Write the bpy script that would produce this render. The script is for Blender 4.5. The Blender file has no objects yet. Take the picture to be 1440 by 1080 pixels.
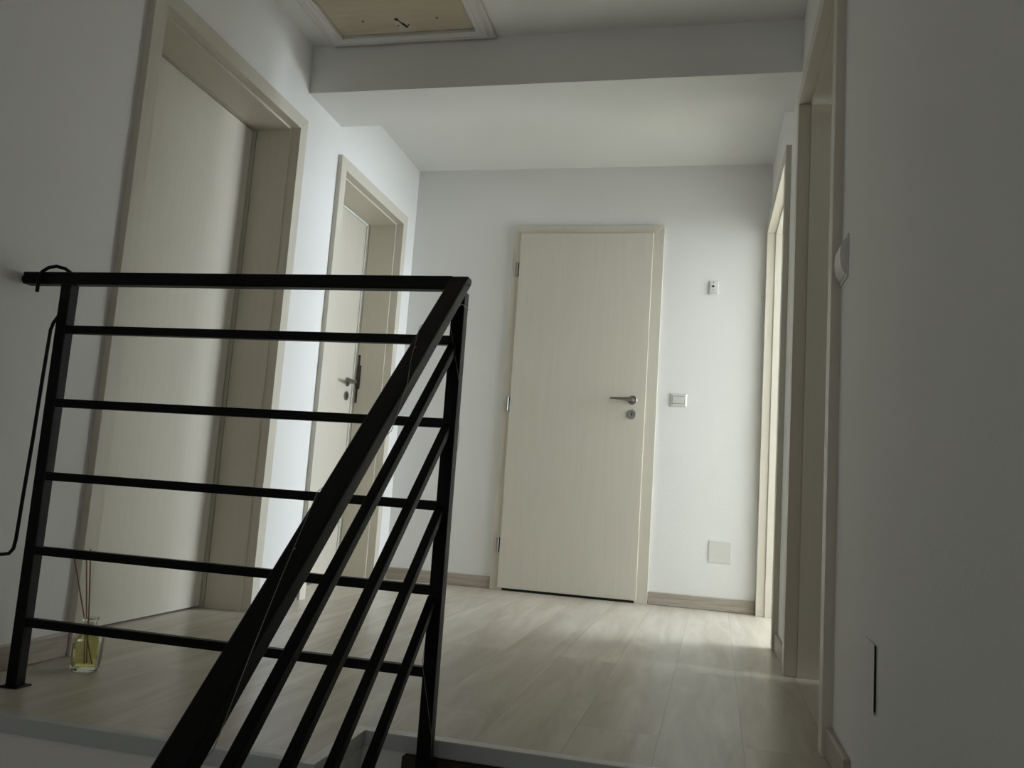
import bpy, bmesh, math
from mathutils import Vector, Matrix
scene = bpy.context.scene
C = scene.collection

# ------------------------------------------------------------------ measures (metres, landing floor = 0)
XL, XR, D = -1.753, 0.311, 4.595          # left wall, right wall, back wall
H = 2.436                                 # ceiling
YB = -2.6                                 # stairwell wall behind the camera
LOW = -2.74                               # floor below
BY0, BY1, BZ = 3.163, 3.501, 2.2195       # ceiling beam
SX, E1, E2 = -0.717, 1.581, 1.834         # stair opening
TW = 0.26                                 # wall thickness
ROOM_X = 3.7
ROOM_Y = 5.75

# ------------------------------------------------------------------ materials
def mat(name, col, rough=0.5, metal=0.0, spec=0.5, bump=0.0, bscale=60.0, vary=0.0, vscale=(3, 3, 3), col2=None):
    m = bpy.data.materials.new(name); m.use_nodes = True
    nt = m.node_tree; b = nt.nodes['Principled BSDF']
    b.inputs['Base Color'].default_value = (*col, 1)
    b.inputs['Roughness'].default_value = rough
    b.inputs['Metallic'].default_value = metal
    b.inputs['Specular IOR Level'].default_value = spec
    tc = nt.nodes.new('ShaderNodeTexCoord')
    if vary or col2:
        mp = nt.nodes.new('ShaderNodeMapping'); mp.inputs['Scale'].default_value = vscale
        nz = nt.nodes.new('ShaderNodeTexNoise'); nz.inputs['Scale'].default_value = 1.0
        nz.inputs['Detail'].default_value = 6; nz.inputs['Roughness'].default_value = 0.6
        rp = nt.nodes.new('ShaderNodeMapRange'); rp.inputs[1].default_value = 0.3; rp.inputs[2].default_value = 0.7
        mx = nt.nodes.new('ShaderNodeMix'); mx.data_type = 'RGBA'
        c2 = col2 or tuple(c * (1 - vary) for c in col)
        mx.inputs[6].default_value = (*col, 1); mx.inputs[7].default_value = (*c2, 1)
        nt.links.new(tc.outputs['Object'], mp.inputs[0]); nt.links.new(mp.outputs[0], nz.inputs[0])
        nt.links.new(nz.outputs[0], rp.inputs[0]); nt.links.new(rp.outputs[0], mx.inputs[0])
        nt.links.new(mx.outputs[2], b.inputs['Base Color'])
    if bump:
        n2 = nt.nodes.new('ShaderNodeTexNoise'); n2.inputs['Scale'].default_value = bscale
        n2.inputs['Detail'].default_value = 4
        bp = nt.nodes.new('ShaderNodeBump'); bp.inputs['Strength'].default_value = bump; bp.inputs['Distance'].default_value = 0.002
        nt.links.new(tc.outputs['Object'], n2.inputs[0]); nt.links.new(n2.outputs[0], bp.inputs['Height'])
        nt.links.new(bp.outputs[0], b.inputs['Normal'])
    return m

M_WALL = mat('white wall paint', (0.87, 0.86, 0.825), 0.75, spec=0.25, bump=0.25, bscale=90)
M_CEIL = mat('white ceiling paint', (0.88, 0.875, 0.84), 0.85, spec=0.2, bump=0.2, bscale=70)
M_DOOR = mat('bleached wood laminate', (0.68, 0.635, 0.535), 0.38, spec=0.4, col2=(0.65, 0.605, 0.505), vscale=(70, 70, 3))
M_SEAL = mat('white rubber seal', (0.82, 0.82, 0.78), 0.5)
M_BASE = mat('greyish oak skirting', (0.50, 0.445, 0.37), 0.45, col2=(0.33, 0.28, 0.225), vscale=(6, 6, 90))
M_BLACK = mat('black painted steel', (0.0014, 0.0014, 0.0016), 0.45, spec=0.16, bump=0.3, bscale=120)
M_NICKEL = mat('satin nickel', (0.30, 0.295, 0.28), 0.30, 1.0)
M_DARK = mat('dark hole', (0.01, 0.009, 0.008), 0.8)
M_PLASTIC = mat('white plastic', (0.70, 0.69, 0.65), 0.35)
M_PLASTIC2 = mat('cream plastic', (0.72, 0.71, 0.655), 0.45)
M_HATCH = mat('raw plywood', (0.60, 0.53, 0.38), 0.6, col2=(0.53, 0.465, 0.335), vscale=(5, 30, 5))
M_HTRIM = mat('white moulding', (0.78, 0.76, 0.72), 0.4)
M_STEEL = mat('dark steel and gap shade', (0.06, 0.055, 0.05), 0.4, 0.8)
M_LOWBOUNCE = mat('dark low-bounce lining', (0.16, 0.145, 0.125), 0.8)  # kept dark so the unseen near room bounces little light
M_NOSE = mat('grey aluminium edging', (0.52, 0.545, 0.53), 0.45, 0.0)
M_STAIR = mat('dark brown stair wood', (0.030, 0.022, 0.012), 0.45, col2=(0.02, 0.014, 0.008), vscale=(3, 40, 40))
M_REED = mat('rattan reed', (0.30, 0.17, 0.09), 0.7)
M_WIRE = mat('copper wire', (0.30, 0.27, 0.24), 0.45, 0.6)
M_LOWF = mat('lower floor tile', (0.35, 0.33, 0.30), 0.5)

def glassy(name, col, ior, rough=0.0):
    m = bpy.data.materials.new(name); m.use_nodes = True
    b = m.node_tree.nodes['Principled BSDF']
    b.inputs['Base Color'].default_value = (*col, 1); b.inputs['Roughness'].default_value = rough
    b.inputs['IOR'].default_value = ior; b.inputs['Transmission Weight'].default_value = 1.0
    return m
M_GLASS = glassy('clear glass', (0.93, 0.95, 0.93), 1.45)
M_OIL = glassy('yellow fragrance oil', (0.83, 0.79, 0.30), 1.34, 0.02)

def floor_material():
    m = bpy.data.materials.new('whitewashed oak laminate'); m.use_nodes = True
    nt = m.node_tree; b = nt.nodes['Principled BSDF']; N = nt.nodes.new; L = nt.links.new
    tc = N('ShaderNodeTexCoord')
    mp = N('ShaderNodeMapping'); mp.inputs['Rotation'].default_value = (0, 0, math.radians(90.9))
    mp.inputs['Location'].default_value = (0.35, -0.0826, 0)
    L(tc.outputs['Object'], mp.inputs[0])
    br = N('ShaderNodeTexBrick'); br.offset = 0.37; br.offset_frequency = 2; br.squash = 1.0
    br.inputs['Scale'].default_value = 1.0; br.inputs['Brick Width'].default_value = 1.28
    br.inputs['Row Height'].default_value = 0.194; br.inputs['Mortar Size'].default_value = 0.0012
    br.inputs['Mortar Smooth'].default_value = 0.3; br.inputs['Bias'].default_value = 0
    br.inputs['Color1'].default_value = (0.0, 0.0, 0.0, 1); br.inputs['Color2'].default_value = (1, 1, 1, 1)
    br.inputs['Mortar'].default_value = (0.5, 0.5, 0.5, 1)
    L(mp.outputs[0], br.inputs[0])
    # grain, stretched along the planks (y); each plank shifted by its own tone
    mg = N('ShaderNodeMapping'); mg.inputs['Scale'].default_value = (9, 1.1, 1)
    L(tc.outputs['Object'], mg.inputs[0])
    add = N('ShaderNodeVectorMath'); add.operation = 'MULTIPLY_ADD'
    add.inputs[1].default_value = (7, 7, 7)
    L(br.outputs['Color'], add.inputs[0]); L(mg.outputs[0], add.inputs[2])
    nz = N('ShaderNodeTexNoise'); nz.inputs['Scale'].default_value = 1.3; nz.inputs['Detail'].default_value = 8
    nz.inputs['Roughness'].default_value = 0.62; nz.inputs['Distortion'].default_value = 0.7
    L(add.outputs[0], nz.inputs[0])
    cr = N('ShaderNodeValToRGB')
    cr.color_ramp.elements[0].position = 0.28; cr.color_ramp.elements[0].color = (0.40, 0.345, 0.265, 1)
    cr.color_ramp.elements[1].position = 0.66; cr.color_ramp.elements[1].color = (0.63, 0.58, 0.49, 1)
    L(nz.outputs[0], cr.inputs[0])
    hue = N('ShaderNodeMix'); hue.data_type = 'RGBA'; hue.blend_type = 'MULTIPLY'; hue.inputs[0].default_value = 1
    tone = N('ShaderNodeMapRange'); tone.inputs[3].default_value = 0.93; tone.inputs[4].default_value = 1.04
    L(br.outputs['Color'], tone.inputs[0])
    L(cr.outputs[0], hue.inputs[6]); L(tone.outputs[0], hue.inputs[7])
    mo = N('ShaderNodeMix'); mo.data_type = 'RGBA'; mo.inputs[7].default_value = (0.20, 0.17, 0.14, 1)
    mf = N('ShaderNodeMath'); mf.operation = 'MULTIPLY'; mf.inputs[1].default_value = 0.5
    L(br.outputs['Fac'], mf.inputs[0]); L(mf.outputs[0], mo.inputs[0]); L(hue.outputs[2], mo.inputs[6])
    L(mo.outputs[2], b.inputs['Base Color'])
    b.inputs['Roughness'].default_value = 0.30; b.inputs['Specular IOR Level'].default_value = 0.5
    bp = N('ShaderNodeBump'); bp.inputs['Strength'].default_value = 0.12; bp.inputs['Distance'].default_value = 0.002
    L(nz.outputs[0], bp.inputs['Height']); L(bp.outputs[0], b.inputs['Normal'])
    return m
M_FLOOR = floor_material()

# ------------------------------------------------------------------ mesh helpers
def box(bm, x0, x1, y0, y1, z0, z1):
    v = [bm.verts.new((x, y, z)) for z in (min(z0, z1), max(z0, z1)) for y in (min(y0, y1), max(y0, y1)) for x in (min(x0, x1), max(x0, x1))]
    for f in ((0, 2, 3, 1), (4, 5, 7, 6), (0, 1, 5, 4), (2, 6, 7, 3), (0, 4, 6, 2), (1, 3, 7, 5)):
        bm.faces.new([v[i] for i in f])
def hexa(bm, p):                       # eight points: bottom ring 0-3, top ring 4-7
    v = [bm.verts.new(q) for q in p]
    for f in ((3, 2, 1, 0), (4, 5, 6, 7), (0, 1, 5, 4), (1, 2, 6, 5), (2, 3, 7, 6), (3, 0, 4, 7)):
        bm.faces.new([v[i] for i in f])
def bar(bm, a, b, w, h, up=(0, 0, 1)):  # square bar from a to b
    a, b = Vector(a), Vector(b); d = (b - a).normalized(); up = Vector(up)
    s = d.cross(up).normalized(); u = s.cross(d).normalized()
    r = lambda c: [c - s * w / 2 - u * h / 2, c + s * w / 2 - u * h / 2, c + s * w / 2 + u * h / 2, c - s * w / 2 + u * h / 2]
    hexa(bm, r(a) + r(b))
def tube(bm, pts, rad, seg=10):
    pts = [Vector(p) for p in pts]; rads = rad if isinstance(rad, (list, tuple)) else [rad] * len(pts)
    rings = []; ref = None
    for i, p in enumerate(pts):
        t = (pts[min(i + 1, len(pts) - 1)] - pts[max(i - 1, 0)]).normalized()
        if ref is None: ref = t.orthogonal().normalized()
        n = (ref - t * ref.dot(t)).normalized(); ref = n; bn = t.cross(n)
        rings.append([bm.verts.new(p + (n * math.cos(2 * math.pi * k / seg) + bn * math.sin(2 * math.pi * k / seg)) * rads[i]) for k in range(seg)])
    for r0, r1 in zip(rings, rings[1:]):
        for k in range(seg):
            bm.faces.new((r0[k], r0[(k + 1) % seg], r1[(k + 1) % seg], r1[k]))
    bm.faces.new(rings[0][::-1]); bm.faces.new(rings[-1])
def lathe(bm, prof, centre, axis='z', seg=32, square=None):
    """prof: list of (radius, height); square gives a rounded-square section exponent"""
    rings = []
    for r, h in prof:
        ring = []
        for k in range(seg):
            t = 2 * math.pi * k / seg; c, s = math.cos(t), math.sin(t)
            e = square(h) if square else 2.0
            q = (abs(c) ** e + abs(s) ** e) ** (-1 / e) * r
            x, y = q * c, q * s
            p = {'z': (x, y, h), 'y': (x, h, y), 'x': (h, x, y)}[axis]
            ring.append(bm.verts.new(Vector(centre) + Vector(p)))
        rings.append(ring)
    for r0, r1 in zip(rings, rings[1:]):
        for k in range(seg): bm.faces.new((r0[k], r0[(k + 1) % seg], r1[(k + 1) % seg], r1[k]))
    bm.faces.new(rings[0][::-1]); bm.faces.new(rings[-1])
def obj(name, bm, m, parent=None, bevel=0.0, smooth=False, seg=2):
    bmesh.ops.recalc_face_normals(bm, faces=bm.faces)
    me = bpy.data.meshes.new(name); bm.to_mesh(me); bm.free(); me.materials.append(m)
    if smooth:
        me.shade_smooth()
        try: me.set_sharp_from_angle(angle=math.radians(40))
        except Exception: pass
    o = bpy.data.objects.new(name, me); C.objects.link(o)
    if parent:
        o.parent = parent
        r = parent
        off = Vector()
        while r: off += r.location; r = r.parent
        me.transform(Matrix.Translation(-off))
    if bevel:
        md = o.modifiers.new('bevel', 'BEVEL'); md.width = bevel; md.segments = seg; md.limit_method = 'ANGLE'
        md.angle_limit = math.radians(40)
    return o
def new(): return bmesh.new()
def thing(name, label, cat, loc, group=None):
    o = bpy.data.objects.new(name, None); C.objects.link(o); o.location = loc; o.empty_display_size = 0.1
    o['label'] = label; o['category'] = cat
    if group: o['group'] = group
    return o
def struct(o, label=None, cat=None):
    o['kind'] = 'structure'
    if label: o['label'] = label; o['category'] = cat
    return o

# ------------------------------------------------------------------ the setting
DZ = 2.06                               # rough opening height behind the casings
def wall_with_openings(bm, axis, face, back, a0, a1, z0, z1, openings):
    """openings: (a0, a1, za, zb)"""
    def put(p, q, za, zb):
        if q - p < 1e-4 or zb - za < 1e-4: return
        if axis == 'x': box(bm, face, back, p, q, za, zb)
        else: box(bm, p, q, face, back, za, zb)
    cur = a0
    for (p, q, za, zb) in sorted(openings):
        put(cur, p, z0, z1); put(p, q, z0, za); put(p, q, zb, z1); cur = q
    put(cur, a1, z0, z1)

D1 = (2.110, 3.141); D2 = (3.500, 4.410); DN = (2.112, 3.084); DF = (3.5175, 4.592)
D3 = (-1.128, -0.263)
bm = new()
wall_with_openings(bm, 'x', XL, XL - TW, YB, D, LOW, H, [(D1[0] + .02, D1[1] - .02, -.034, DZ), (D2[0] + .02, D2[1] - .02, -.034, DZ)])
box(bm, XL - TW - .02, XL - TW - .06, 1.9, D, -.1, H)       # closes the niches behind the leaves
struct(obj('wall_left', bm, M_WALL), 'long white wall on the left with two recessed doors', 'wall')
bm = new()
wall_with_openings(bm, 'x', XR, XR + TW, YB, D, LOW, H, [(DN[0] + .02, DN[1] - .02, -.034, DZ), (DF[0] + .02, DF[1], -.034, DZ)])
struct(obj('wall_right', bm, M_WALL), 'white wall on the right running past the stairs', 'wall')
bm = new(); box(bm, XL - TW, XR + TW, D, D + .2, -.2, H)
struct(obj('wall_back', bm, M_WALL), 'white end wall behind the closed single door', 'wall')
# stairwell wall behind the camera with a small window added for ambient light
bm = new(); wall_with_openings(bm, 'y', YB, YB - .25, XL, XR, LOW, H, [(-1.35, -0.15, 0.55, 1.75)])
struct(obj('wall_front', bm, M_WALL))
# wall under the landing edge (three faces of the stair opening)
bm = new()
box(bm, XL, SX - .006, E1 + .006, E1 + .14, LOW, -.035)
box(bm, SX - .14, SX - .006, E1 + .14, E2 + .02, LOW, -.035)
box(bm, SX - .006, XR, E2 + .006, E2 + .14, LOW, -.035)
struct(obj('wall_under_landing', bm, M_WALL), 'grey-white stairwell wall below the landing edge', 'wall')
# floor of the landing
bm = new()
box(bm, XL - TW, SX, E1, D, -.034, 0); box(bm, SX, XR + TW, E2, D, -.034, 0)
struct(obj('floor', bm, M_FLOOR), 'pale whitewashed oak laminate floor of the landing', 'floor')
bm = new(); box(bm, XL, XR, YB, E2, LOW - .1, LOW)
struct(obj('floor_lower', bm, M_LOWF))
bm = new(); box(bm, XL - TW, XR + TW, YB - .25, D, H, H + .1)
struct(obj('ceiling', bm, M_CEIL), 'flat white ceiling over the landing', 'ceiling')
bm = new(); box(bm, XL, XR, BY0, BY1, BZ, H)
struct(obj('ceiling_beam', bm, M_CEIL), 'boxed white beam crossing the ceiling beyond the hatch', 'beam')
# two unseen side rooms behind the right wall; the nearer one's window is added
PY0, PY1 = 3.26, 3.34
N0 = 0.9
bm = new(); box(bm, XR + TW, ROOM_X, PY0, PY1, 0, H); struct(obj('wall_room_partition', bm, M_WALL))
bm = new(); wall_with_openings(bm, 'x', ROOM_X, ROOM_X + .2, N0, ROOM_Y, 0, H, [(2.72, 3.18, 1.0, 1.95), (3.5, 5.5, 0.95, 2.36)])
struct(obj('wall_room_outer', bm, M_WALL))
bm = new(); box(bm, XR + TW, ROOM_X, N0 - .1, N0, 0, H); box(bm, ROOM_X - .05, ROOM_X, N0, 2.70, 0, H); box(bm, XR + TW, ROOM_X, PY0 - .03, PY0, 0, H); struct(obj('wall_room_near', bm, M_LOWBOUNCE))  # unseen near-room walls, lined dark to cut bounce light
bm = new(); box(bm, XR + TW, ROOM_X, ROOM_Y, ROOM_Y + .1, 0, H); box(bm, XR + TW - .1, XR + TW, D + .2, ROOM_Y, 0, H); struct(obj('wall_room_far', bm, M_WALL))
bm = new(); box(bm, XR + TW, ROOM_X, N0, ROOM_Y, -.034, 0); struct(obj('floor_room', bm, M_FLOOR))
bm = new(); box(bm, XR + TW, ROOM_X, N0, ROOM_Y, H, H + .1); struct(obj('ceiling_room', bm, M_CEIL))

def window(name, axis, pos, a0, a1, z0, z1):
    w = bpy.data.objects.new(name, None); C.objects.link(w); w['kind'] = 'structure'
    b = new(); t = .05
    def put(p, q, za, zb, d0=0, d1=.06):
        if axis == 'x': box(b, pos + d0, pos + d1, p, q, za, zb)
        else: box(b, p, q, pos - d0, pos - d1, za, zb)
    put(a0, a1, z0, z0 + t); put(a0, a1, z1 - t, z1); put(a0, a0 + t, z0 + t, z1 - t); put(a1 - t, a1, z0 + t, z1 - t)
    m = (a0 + a1) / 2; put(m - .03, m + .03, z0 + t, z1 - t)
    obj('window_frame', b, M_PLASTIC, w, .003)
    return w
window('window_1', 'x', ROOM_X + .08, 3.5, 5.5, .95, 2.36)
window('fill_window_near', 'x', ROOM_X + .08, 2.72, 3.18, 1.0, 1.95)  # added opening, sized to throw light on the nearest left door
window('fill_window_stairs', 'y', YB - .12, -1.35, -.15, .55, 1.75)  # added unseen window for weak ambient from behind

# aluminium edging round the stair opening
n = [0]
def trim(bm, m, bevel=.002):
    n[0] += 1
    return struct(obj('trim_%d' % n[0], bm, m, bevel=bevel))
bm = new()
box(bm, XL, SX, E1 - .004, E1, -.032, 0)
box(bm, SX, SX + .004, E1 - .004, E2 - .004, -.032, 0)
box(bm, SX, XR, E2 - .004, E2, -.032, 0)
box(bm, XL, SX - .022, E1 - .004, E1 + .018, 0, .0016)
struct(trim(bm, M_NOSE, 0), 'grey metal edging along the landing edge above the stairs', 'edging')
bm = new(); box(bm, SX - .022, SX + .004, E1 - .004, E2 + .024, 0, .0018); box(bm, SX + .004, XR, E2 - .004, E2 + .024, 0, .0018)
struct(trim(bm, M_HTRIM, 0), 'light strip lying on top of the landing edge', 'edging')

# skirting boards
def skirt(name, pts):
    b = new()
    for (x0, x1, y0, y1) in pts:
        box(b, x0, x1, y0, y1, 0, .067)
    return struct(obj(name, b, M_BASE, bevel=.004))
T = .014
skirt('baseboard_back', [(XL, D3[0] - .001, D - T, D), (D3[1] + .001, XR - .024, D - T, D)])
skirt('baseboard_left', [(XL, XL + T, E1 + .03, D1[0] - .001), (XL, XL + T, D1[1] + .001, D2[0] - .001), (XL, XL + T, D2[1] + .001, D - T)])
skirt('baseboard_right', [(XR - T, XR, E2 + .03, DN[0] - .001), (XR - T, XR, DN[1] + .001, DF[0] - .001)])

# ------------------------------------------------------------------ doors
def tf(wall):
    """(along, normal towards the landing, z) -> world"""
    if wall == 'left': return lambda a, k, z: (XL + k, a, z)
    if wall == 'right': return lambda a, k, z: (XR - k, a, z)
    return lambda a, k, z: (a, D - k, z)
def abox(b, f, a0, a1, n0, n1, z0, z1):
    p, q = f(a0, n0, z0), f(a1, n1, z1)
    box(b, p[0], q[0], p[1], q[1], p[2], q[2])
def portal(b, f, a0, a1, h, w, n0, n1):     # mitred three-sided frame
    A, B, hh = a0 + w, a1 - w, h - w
    def hx(quad): hexa(b, [f(p[0], n0, p[1]) for p in quad] + [f(p[0], n1, p[1]) for p in quad])
    hx([(a0, 0), (A, 0), (A, hh), (a0, h)])
    hx([(a0, h), (A, hh), (B, hh), (a1, h)])
    hx([(B, 0), (a1, 0), (a1, h), (B, hh)])
HD = 2.08
AJAR = 25
def handle_set(parent, f, a, k, zl, zk, dirn, label=None):
    """rosette, lever, keyhole rosette on a leaf whose face is at depth k"""
    wall_axis = 'y' if abs(f(0, 1, 0)[1] - f(0, 0, 0)[1]) > .5 else 'x'
    sgn = (f(0, 1, 0)[1] - f(0, 0, 0)[1]) if wall_axis == 'y' else (f(0, 1, 0)[0] - f(0, 0, 0)[0])
    def disc(b, prof, z): lathe(b, [(r, h * sgn) for r, h in prof], f(a, k, z), wall_axis, 28)
    b = new(); disc(b, [(.0255, 0), (.0255, .006), (.023, .0085), (.012, .009), (.0095, .011)], zl)
    tube(b, [f(a, k + .008, zl), f(a, k + .045, zl)], .0095, 16)
    pts = [f(a, k + .040, zl), f(a + dirn * .004, k + .050, zl), f(a + dirn * .02, k + .055, zl), f(a + dirn * .05, k + .055, zl + .001), f(a + dirn * .085, k + .052, zl + .0025), f(a + dirn * .118, k + .048, zl + .003)]
    tube(b, pts, [.0095, .0115, .0105, .0085, .007, .0055], 16)
    h = obj('door_handle', b, M_NICKEL, parent, smooth=True)
    b = new(); disc(b, [(.0255, 0), (.0255, .005), (.0225, .0085), (.0165, .0085), (.0155, .007)], zk)
    r = obj('keyhole_rosette', b, M_NICKEL, parent, smooth=True)
    b = new(); disc(b, [(.0045, .0072), (.0045, .0082)], zk + .004); abox(b, f, a - .0022, a + .0022, k + .0072, k + .0082, zk - .010, zk + .003)
    obj('keyhole', b, M_DARK, r)
    return h

def recessed_door(name, wall, a0, a1, label, leaf=True, seal=False, depth=.199):
    f = tf(wall)
    root = bpy.data.objects.new(name, None); C.objects.link(root); root.location = f((a0 + a1) / 2, 0, 0)
    struct(root, label, 'door')
    b = new()
    portal(b, f, a0, a1, HD, .058, -.020, .023)                      # casing
    portal(b, f, a0 + .022, a1 - .022, HD - .022, .044, -(depth - .020), -.020)   # lining with a small lip
    portal(b, f, a0 + .022, a1 - .022, HD - .022, .0435, -TW, -(depth - .017))
    obj('door_frame', b, M_DOOR, root, .0012)
    if leaf:
        b = new(); abox(b, f, a0 + .068, a1 - .068, -depth - .038, -depth, .006, HD - .069)
        lf = obj('door_leaf', b, M_DOOR, root, .002)
    else: lf = None
    if seal:
        b = new(); portal(b, f, a0 + .0655, a1 - .0655, HD - .0655, .010, -depth + .001, -depth + .008)
        obj('door_seal', b, M_SEAL, root)
    return root, f, lf

d1, f1, l1 = recessed_door('door_1', 'left', *D1, 'closed pale wood door nearest the railing on the left wall')
d2, f2, l2 = recessed_door('door_2', 'left', *D2, 'pale wood door with metal lever handle, farther one on the left wall', seal=True)
handle_set(l2, f2, 4.270, -.199, 1.084, 1.006, -1)
b = new(); abox(b, f2, D2[1] - .0675, D2[1] - .0655, -.176, -.163, .975, 1.25)
abox(b, f2, D2[1] - .069, D2[1] - .0655, -.178, -.154, 1.055, 1.19)
obj('strike_plate', b, M_STEEL, d2)
d4, f4, l4 = recessed_door('door_4', 'right', *DN, 'shaded pale wood doorway nearest the camera on the right wall', leaf=False)
# unseen leaf set ajar to narrow the added light, hinged on near jamb
b = new(); box(b, 0, .838, 0, .038, .006, HD - .069)
ang = math.radians(AJAR)
b.transform(Matrix.Translation((XR + TW + .012, DN[0] + .07, 0)) @ Matrix.Rotation(math.radians(90) - ang, 4, 'Z'))
obj('door_leaf', b, M_DOOR, d4, .002)
d5, f5, _ = recessed_door('door_5', 'right', *DF, 'brightly lit open doorway in the far right corner', leaf=False)
# keep the far jamb clear of the end wall
# door 3: leaf lies on the landing side
f3 = tf('back')
d3 = bpy.data.objects.new('door_3', None); C.objects.link(d3); d3.location = f3((D3[0] + D3[1]) / 2, 0, 0)
struct(d3, 'closed pale wood door in the middle of the end wall', 'door')
b = new(); portal(b, f3, D3[0], D3[1], HD, .07, 0, .022); abox(b, f3, D3[0] + .03, D3[1] - .03, 0, .004, 0.012, HD - .03)
obj('door_frame', b, M_DOOR, d3, .0012)
b = new(); abox(b, f3, -1.083, -.322, .0225, .034, .014, 2.034)
l3 = obj('door_leaf', b, M_DOOR, d3, .0025)
b = new(); abox(b, f3, -1.058, -.333, .004, .0222, 0, .014); obj('door_gap_shade', b, M_DARK, d3)  # dark strip filling the gap, stands in for shade under the leaf
handle_set(l3, f3, -.393, .034, 1.084, 1.005, -1)
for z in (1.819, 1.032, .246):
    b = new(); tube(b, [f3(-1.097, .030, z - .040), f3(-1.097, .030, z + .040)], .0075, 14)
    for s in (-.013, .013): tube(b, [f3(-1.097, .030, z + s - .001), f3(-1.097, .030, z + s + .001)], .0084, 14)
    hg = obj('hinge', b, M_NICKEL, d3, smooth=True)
    b = new(); abox(b, f3, -1.0915, -1.0835, .0222, .030, z - .040, z + .040); obj('hinge_gap_shade', b, M_STEEL, hg)  # dark strip drawn as the shade between leaf and frame

# ------------------------------------------------------------------ ceiling hatch
hx0, hx1, hy0, hy1 = -1.653, -.915, 1.90, 3.156
hatch = thing('attic_hatch', 'plywood attic hatch in a white moulded frame on the ceiling', 'attic hatch', ((hx0 + hx1) / 2, 2.5, H))
b = new()
prof = [(0, 0), (0, .008), (.010, .014), (.020, .012), (.028, .019), (.045, .021), (.055, .016), (.062, .020), (.070, .018), (.072, .004), (.072, 0)]
loops = []
for (o, d) in prof:
    loops.append([b.verts.new((x, y, H - d)) for x, y in ((hx0 + o, hy0 + o), (hx1 - o, hy0 + o), (hx1 - o, hy1 - o), (hx0 + o, hy1 - o))])
for p, q in zip(loops, loops[1:]):
    for k in range(4): b.faces.new((p[k], p[(k + 1) % 4], q[(k + 1) % 4], q[k]))
for k in range(4): b.faces.new((loops[-1][k], loops[-1][(k + 1) % 4], loops[0][(k + 1) % 4], loops[0][k]))
obj('hatch_frame', b, M_HTRIM, hatch)
b = new(); box(b, hx0 + .076, hx1 - .076, hy0 + .076, hy1 - .079, H - .008, H - .0005)
panel = obj('hatch_panel', b, M_HATCH, hatch, .0015)
b = new(); box(b, hx0 + .073, hx1 - .073, hy0 + .073, hy1 - .073, H - .002, H)
obj('hatch_gap', b, M_DARK, hatch)
b = new(); bar(b, (-1.295, 2.976, H - .0085), (-1.270, 3.030, H - .0085), .006, .002); tube(b, [(-1.295, 2.976, H - .011), (-1.295, 2.976, H - .007)], .0075, 14)
bar(b, (-1.280, 3.006, H - .0095), (-1.267, 3.036, H - .0095), .010, .003)
obj('lock_slot', b, M_DARK, panel)
b = new(); box(b, -1.312, -1.250, 2.985, 3.068, H - .0088, H - .0078)
obj('lock_plate', b, mat('pale latch plate', (.62, .57, .46), .5), panel, .0004)
for x, y in ((-1.441, 2.976), (-1.123, 2.985), (-1.303, 3.022), (-1.257, 3.020)):
    b = new(); tube(b, [(x, y, H - .0105), (x, y, H - .0075)], .006 if x < -1.4 or x > -1.2 else .004, 12)
    obj('screw', b, M_REED if x < -1.4 or x > -1.2 else M_STEEL, panel)

# ------------------------------------------------------------------ stair
stairs = thing('staircase', 'dark brown wooden stairs dropping below the landing edge', 'stairs', (-.15, E2, -.17))
RISE = 2.74 / 16
RUN = RISE / .868
sx0, sx1 = -.616, XR - .001
b = new(); box(b, sx0, sx1, E2 - .022, E2 + .004, -RISE + .002, -.037); obj('riser', b, M_STAIR, stairs)
for k in range(1, 16):
    y1 = E2 - (k - 1) * RUN; y0 = y1 - RUN - .02; z = -k * RISE
    b = new(); box(b, sx0, sx1, y0, y1 - (.022 if k == 1 else 0), z - .035, z); obj('tread', b, M_STAIR, stairs, .003)
    if k < 15:
        b = new(); box(b, sx0, sx1, y0 + .02, y0 + .038, z - RISE, z - .035); obj('riser', b, M_STAIR, stairs)

# ------------------------------------------------------------------ railing
YR = 1.768
rail = thing('stair_railing', 'black steel railing along the landing edge and down the stairs', 'railing', (-1.605, YR + .015, 0))
b = new()
box(b, -1.741, -.574, YR, YR + .03, .999, 1.031); box(b, XL, -1.741, YR + .008, YR + .022, 1.007, 1.023)
obj('handrail', b, M_BLACK, rail, .003)
b = new(); box(b, -1.621, -1.590, YR, YR + .029, 0.003, .999); box(b, -1.632, -1.579, YR - .010, YR + .040, 0.0005, .004)
obj('post', b, M_BLACK, rail, .002)
b = new(); box(b, -.5705, -.5405, YR, YR + .032, -RISE + .001, .995)
obj('newel_post', b, M_BLACK, rail, .002)
RZ = [.8825, .6940, .5100, .3270, .1540]
for i, z in enumerate(RZ):
    b = new(); box(b, -1.592, -.569, YR + .004, YR + .024, z - .0105, z + .0105)
    obj('rail', b, M_BLACK, rail, .002)
SD = Vector((0, -1, -.868))       # one metre towards the lower stairs
def slope(p, t): return Vector(p) + SD * t
YS = 2.1
b = new()
A = Vector((-.5580, YR + .008, 1.013)); bar(b, slope(A, -.12), slope(A, YS), .041, .030)
for co_, no_ in (((0, 0, 1.0315), (0, 0, 1)), ((0, YR + .036, 0), (0, 1, 0))):
    g = bmesh.ops.bisect_plane(b, geom=b.verts[:] + b.edges[:] + b.faces[:], plane_co=co_, plane_no=no_, clear_outer=True)
    bmesh.ops.holes_fill(b, edges=[e for e in b.edges if e.is_boundary])
sh = obj('sloping_handrail', b, M_BLACK, rail, .004)
for dy, dz in ((.004, .000), (.016, .002)):
    b = new(); lathe(b, [(.0032, 0), (.0032, .0008)], (-.558 + .0203, YR + dy, 1.010 + dz), 'x', 12); obj('screw', b, M_DARK, sh)
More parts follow.
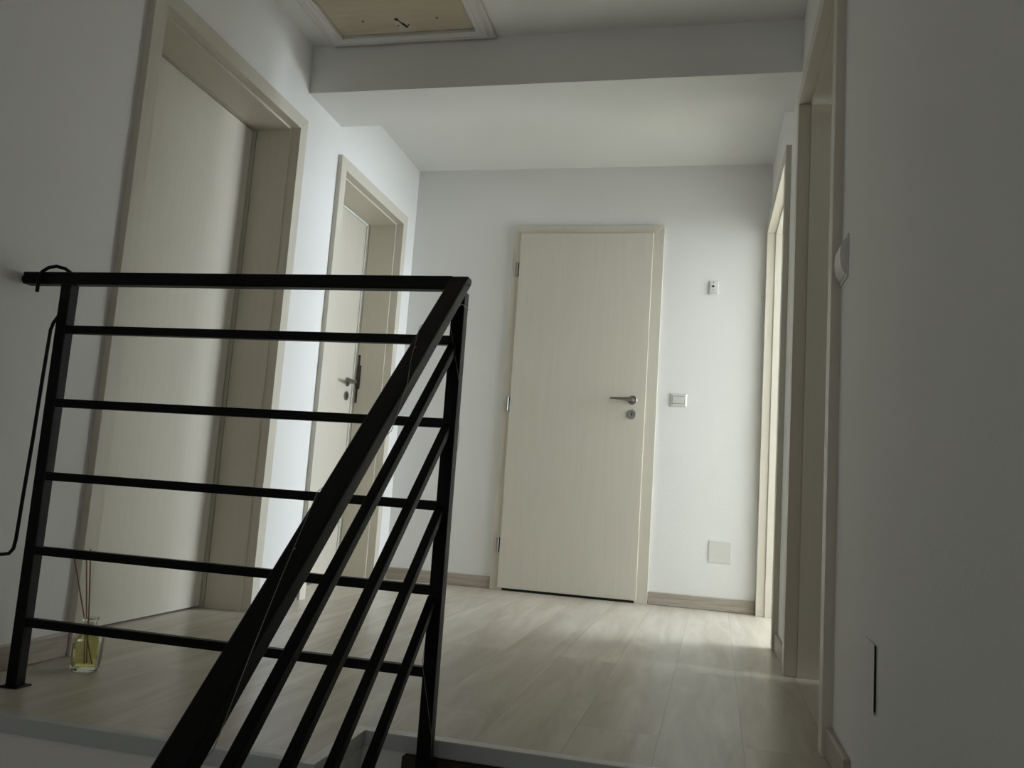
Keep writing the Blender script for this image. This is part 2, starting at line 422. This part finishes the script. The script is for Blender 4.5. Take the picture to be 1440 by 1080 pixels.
for z, x in ((.868, -.560), (.687, -.559), (.504, -.560), (.310, -.562)):
    b = new(); A2 = Vector((x, YR + .004, z)); bar(b, A2, slope(A2, YS), .019, .019)
    obj('sloping_rail', b, M_BLACK, rail, .002)
pb = slope((-.556, YR, 1.0), YS)
b = new(); box(b, pb.x - .016, pb.x + .016, pb.y - .016, pb.y + .016, -(math.floor((E2 - pb.y) / RUN) + 1) * RISE + .001, pb.z + .01)
obj('lower_post', b, M_BLACK, rail, .002)

# thin wire of tiny lamps wound round the sloping handrail and the newel
b = new(); leds = []
d = SD.normalized(); s = d.cross(Vector((0, 0, 1))).normalized(); u = s.cross(d).normalized()
def corner(t, su, sv, k=1.0): return slope(A, t) + s * (su * .0217 * k) + u * (sv * .0160 * k)
sg = 1 if s.x > 0 else -1              # sg * s points to the stair side (+x)
pts = [corner(.05, sg, -1)]
for t0, t1 in ((.17, .33), (.565, .80), (1.10, 1.36), (1.62, 1.9)):
    pts += [corner(t0, -sg, 1), corner((t0 + t1) / 2 + .02, sg * .1, 1.0), corner(t1, sg, 1), corner(t1 + .08, sg, -1), corner(t1 + .17, -sg, -1)]
    leds += [corner(t0 * .6 + t1 * .4, -sg * .15, 1.03)]
newel = lambda fx, fy, z: (-.5555 + fx * .0165, YR + .016 + fy * .0175, z)
pts2 = [newel(1, 1, .96), newel(-1, 1, .95), newel(-1, -1, .925), newel(1, -1, .79), newel(1, 1, .66), newel(-1, 1, .34), newel(-1, -1, .175), newel(1, -1, .03), newel(1, 1, -.08)]
leds += [Vector(newel(1.05, -.4, .60))]
wire = thing('wire_light', 'thin wire with tiny lamps wound round the black handrail and newel', 'string light', (-.556, YR, .98))
tube(b, pts2[::-1] + pts, .0006, 6)
obj('wire', b, M_WIRE, wire)
for p in leds:
    b = new(); bmesh.ops.create_icosphere(b, subdivisions=2, radius=.0014, matrix=Matrix.Translation(p))
    obj('lamp', b, M_WIRE, wire)

# ------------------------------------------------------------------ hook pole hung over the handrail
yh = YR + .040
b = new()
P = [(-1.683, YR - .008, .975), (-1.683, YR - .008, 1.010), (-1.678, YR - .005, 1.030), (-1.668, YR + .004, 1.043), (-1.655, YR + .014, 1.049), (-1.638, YR + .026, 1.046),
     (-1.626, YR + .036, 1.036), (-1.621, yh, 1.018), (-1.630, yh, .98), (-1.650, yh, .925), (-1.664, yh, .905), (-1.6700, yh, .885), (-1.6740, yh, .75), (-1.6770, yh, .60),
     (-1.6825, yh, .45), (-1.6855, yh, .345), (-1.689, yh, .322), (-1.700, yh, .309), (-1.720, yh, .305), (-1.738, yh, .304)]
tube(b, P, .0046, 12)
o = obj('hook_pole', b, M_BLACK, smooth=True)
o['label'] = 'thin black metal hook rod hanging over the left end of the railing'; o['category'] = 'hook rod'

# ------------------------------------------------------------------ reed diffuser on the floor
bx, by = -1.587, 1.998
dif = thing('reed_diffuser', 'square glass reed diffuser with yellow oil on the floor by the door', 'reed diffuser', (bx, by, 0))
dif.rotation_euler = (0, 0, 0)
sq = lambda h: 7.0 if h < .085 else (2.0 if h > .106 else 7 - 5 * (h - .085) / .021)
b = new()
lathe(b, [(.029, 0), (.032, .003), (.0335, .02), (.0350, .07), (.0345, .086), (.030, .098), (.020, .106), (.015, .112), (.0145, .128), (.0200, .132), (.0205, .1355), (.0190, .1370),
          (.0120, .1370), (.0115, .128), (.0120, .112), (.017, .103), (.027, .095), (.0315, .085), (.0318, .07), (.0305, .02), (.0290, .014), (.010, .0125)], (0, 0, 0), 'z', 48, sq)
b.transform(Matrix.Translation((bx, by, 0.0005)) @ Matrix.Rotation(math.radians(28), 4, 'Z'))
obj('bottle', b, M_GLASS, dif, smooth=True)
b = new()
lathe(b, [(.010, .0128), (.0288, .0143), (.0303, .02), (.0316, .07), (.0313, .085), (.0270, .0945), (.02, .0945)], (0, 0, 0), 'z', 48, sq)
b.transform(Matrix.Translation((bx, by, 0.0005)) @ Matrix.Rotation(math.radians(28), 4, 'Z'))
obj('oil', b, M_OIL, dif, smooth=True)
for (tx, ty, tz, lx, ly) in ((-1.662, 1.992, .292, .016, .006), (-1.637, 2.010, .292, .006, -.012), (-1.611, 1.990, .318, -.004, .012)):
    b = new(); tube(b, [(bx + lx, by + ly, .018), (bx + (tx - bx) * .28 - .002, by, .137), (tx, ty, tz)], .0017, 8)
    obj('reed', b, M_REED, dif)

# ------------------------------------------------------------------ wall fittings
sw = thing('light_switch', 'cream light switch beside the frame of the middle door', 'light switch', (-.147, D, 1.099))
b = new()
def frustum(b, x0, x1, z0, z1, n0, n1, inset):
    hexa(b, [(x0, D - n0, z0), (x1, D - n0, z0), (x1, D - n0, z1), (x0, D - n0, z1), (x0 + inset, D - n1, z0 + inset), (x1 - inset, D - n1, z0 + inset), (x1 - inset, D - n1, z1 - inset), (x0 + inset, D - n1, z1 - inset)])
frustum(b, -.194, -.100, 1.061, 1.137, 0, .011, .009); obj('switch_plate', b, M_PLASTIC, sw, .0015)
b = new(); frustum(b, -.181, -.1130, 1.0775, 1.1205, .0105, .0112, 0); obj('switch_gap', b, M_DARK, sw)
b = new(); frustum(b, -.1795, -.1145, 1.079, 1.119, .0108, .0135, .001); obj('switch_rocker', b, M_PLASTIC2, sw, .001)

se = thing('thermostat_base', 'small white wall box with a dark hole above the light switch', 'wall box', (.016, D, 1.73))
b = new()
frustum(b, -.010, .043, 1.690, 1.770, 0, .010, .003); obj('back_box', b, M_PLASTIC, se, .001)
b = new(); frustum(b, -.003, .030, 1.704, 1.763, .0095, .0125, .0005); obj('mounting_plate', b, M_PLASTIC2, se, .0008)
b = new(); lathe(b, [(.0062, -.0124), (.0062, -.0130)], (.013, D, 1.736), 'y', 16); box(b, .0045, .0215, D - .0131, D - .0124, 1.7325, 1.738); obj('cable_hole', b, M_DARK, se)
for z in (1.757, 1.716):
    b = new(); lathe(b, [(.0035, -.0120), (.0035, -.0140), (.002, -.0145)], (.0145, D, z), 'y', 12); obj('screw', b, M_NICKEL, se, smooth=True)

b = new(); hexa(b, [(.044, D, .244), (.160, D, .244), (.160, D, .360), (.044, D, .360), (.0455, D - .006, .2455), (.1585, D - .003, .2455), (.1585, D - .003, .3585), (.0455, D - .006, .3585)])
o = obj('blank_plate', b, M_PLASTIC2, bevel=.001)
o['label'] = 'cream square blank plate low on the end wall right of the door'; o['category'] = 'blank plate'
b = new()
hexa(b, [(XR - .0042, 1.625, .210), (XR - .0005, 1.735, .212), (XR - .0005, 1.735, .330), (XR - .0042, 1.625, .330), (XR - .0062, 1.626, .211), (XR - .002, 1.7345, .212), (XR - .002, 1.7345, .3295), (XR - .0062, 1.626, .3295)])
o = obj('blank_plate', b, M_WALL, bevel=.0004)
b = new(); hexa(b, [(XR, 1.628, .214), (XR, 1.73, .214), (XR, 1.73, .3275), (XR, 1.628, .3275), (XR - .0041, 1.628, .214), (XR - .001, 1.73, .214), (XR - .001, 1.73, .3275), (XR - .0041, 1.628, .3275)])  # dark block drawn as the shadow along the lifted plate edge
obj('plate_edge_shade', b, M_DARK, o)
o['label'] = 'white square blank plate low on the right wall near the stairs'; o['category'] = 'blank plate'

th = thing('room_thermostat', 'curved white thermostat on the right wall above the stair edge', 'thermostat', (XR, 2.05, 1.155))
b = new(); P = [(1.108, 0), (1.110, .007), (1.124, .0155), (1.140, .0185), (1.160, .0195), (1.178, .0175), (1.190, .012), (1.197, .006), (1.199, 0)]
va = [b.verts.new((XR - t, 2.010, z)) for z, t in P]; vb = [b.verts.new((XR - t, 2.095, z)) for z, t in P]
for k in range(len(P)): b.faces.new((va[k], va[(k + 1) % len(P)], vb[(k + 1) % len(P)], vb[k]))
b.faces.new(va); b.faces.new(vb[::-1]); obj('cover', b, M_PLASTIC, th, .001)
b = new(); box(b, XR - .004, XR, 2.004, 2.101, 1.102, 1.206); obj('base_plate', b, M_PLASTIC, th, .001)

# ------------------------------------------------------------------ light
def area(name, loc, rot, sx_, sy_, power, col):
    l = bpy.data.lights.new(name, 'AREA'); l.shape = 'RECTANGLE'; l.size = sx_; l.size_y = sy_; l.energy = power; l.color = col
    o = bpy.data.objects.new(name, l); C.objects.link(o); o.location = loc; o.rotation_euler = rot
    return o
# far room daylight and added near-room light (face -x), added stairwell fill (faces +y)
area('daylight_side_room', (ROOM_X + .30, 4.5, 1.66), (0, math.radians(90), 0), 1.45, 2.05, 285, (.795, .895, 1.0))
area('fill_near_room', (ROOM_X + .30, 2.95, 1.48), (0, math.radians(90), 0), .98, .46, 150, (.86, .94, 1.0))  # added lamp, brightens the far part of the nearest left door
area('fill_stairwell', (-.75, YB - .40, 1.15), (math.radians(90), 0, 0), 1.25, 1.25, 9.5, (1.0, .99, .95))  # added weak fill from behind the camera
w = bpy.data.worlds.new('sky'); scene.world = w; w.use_nodes = True
w.node_tree.nodes['Background'].inputs[0].default_value = (.9, .95, 1, 1)
w.node_tree.nodes['Background'].inputs[1].default_value = .6

# ------------------------------------------------------------------ camera
cam = bpy.data.cameras.new('camera'); co = bpy.data.objects.new('camera', cam); C.objects.link(co)
R_ = Vector((.97288424, .22072397, .06911721)); U_ = Vector((-.03928189, -.13680777, .98981845)); F_ = Vector((-.22793243, .96569382, .12442767))
m = Matrix((R_, U_, -F_)).transposed().to_4x4(); m.translation = Vector((0, 0, .5594)); co.matrix_world = m
cam.sensor_width = 36; cam.lens = 1168.85 * 36 / 1440; cam.clip_start = .02
scene.camera = co
vs = scene.view_settings
vs.view_transform = 'Standard'; vs.look = 'None'; vs.gamma = 1; vs.use_curve_mapping = False; vs.exposure = 0.08
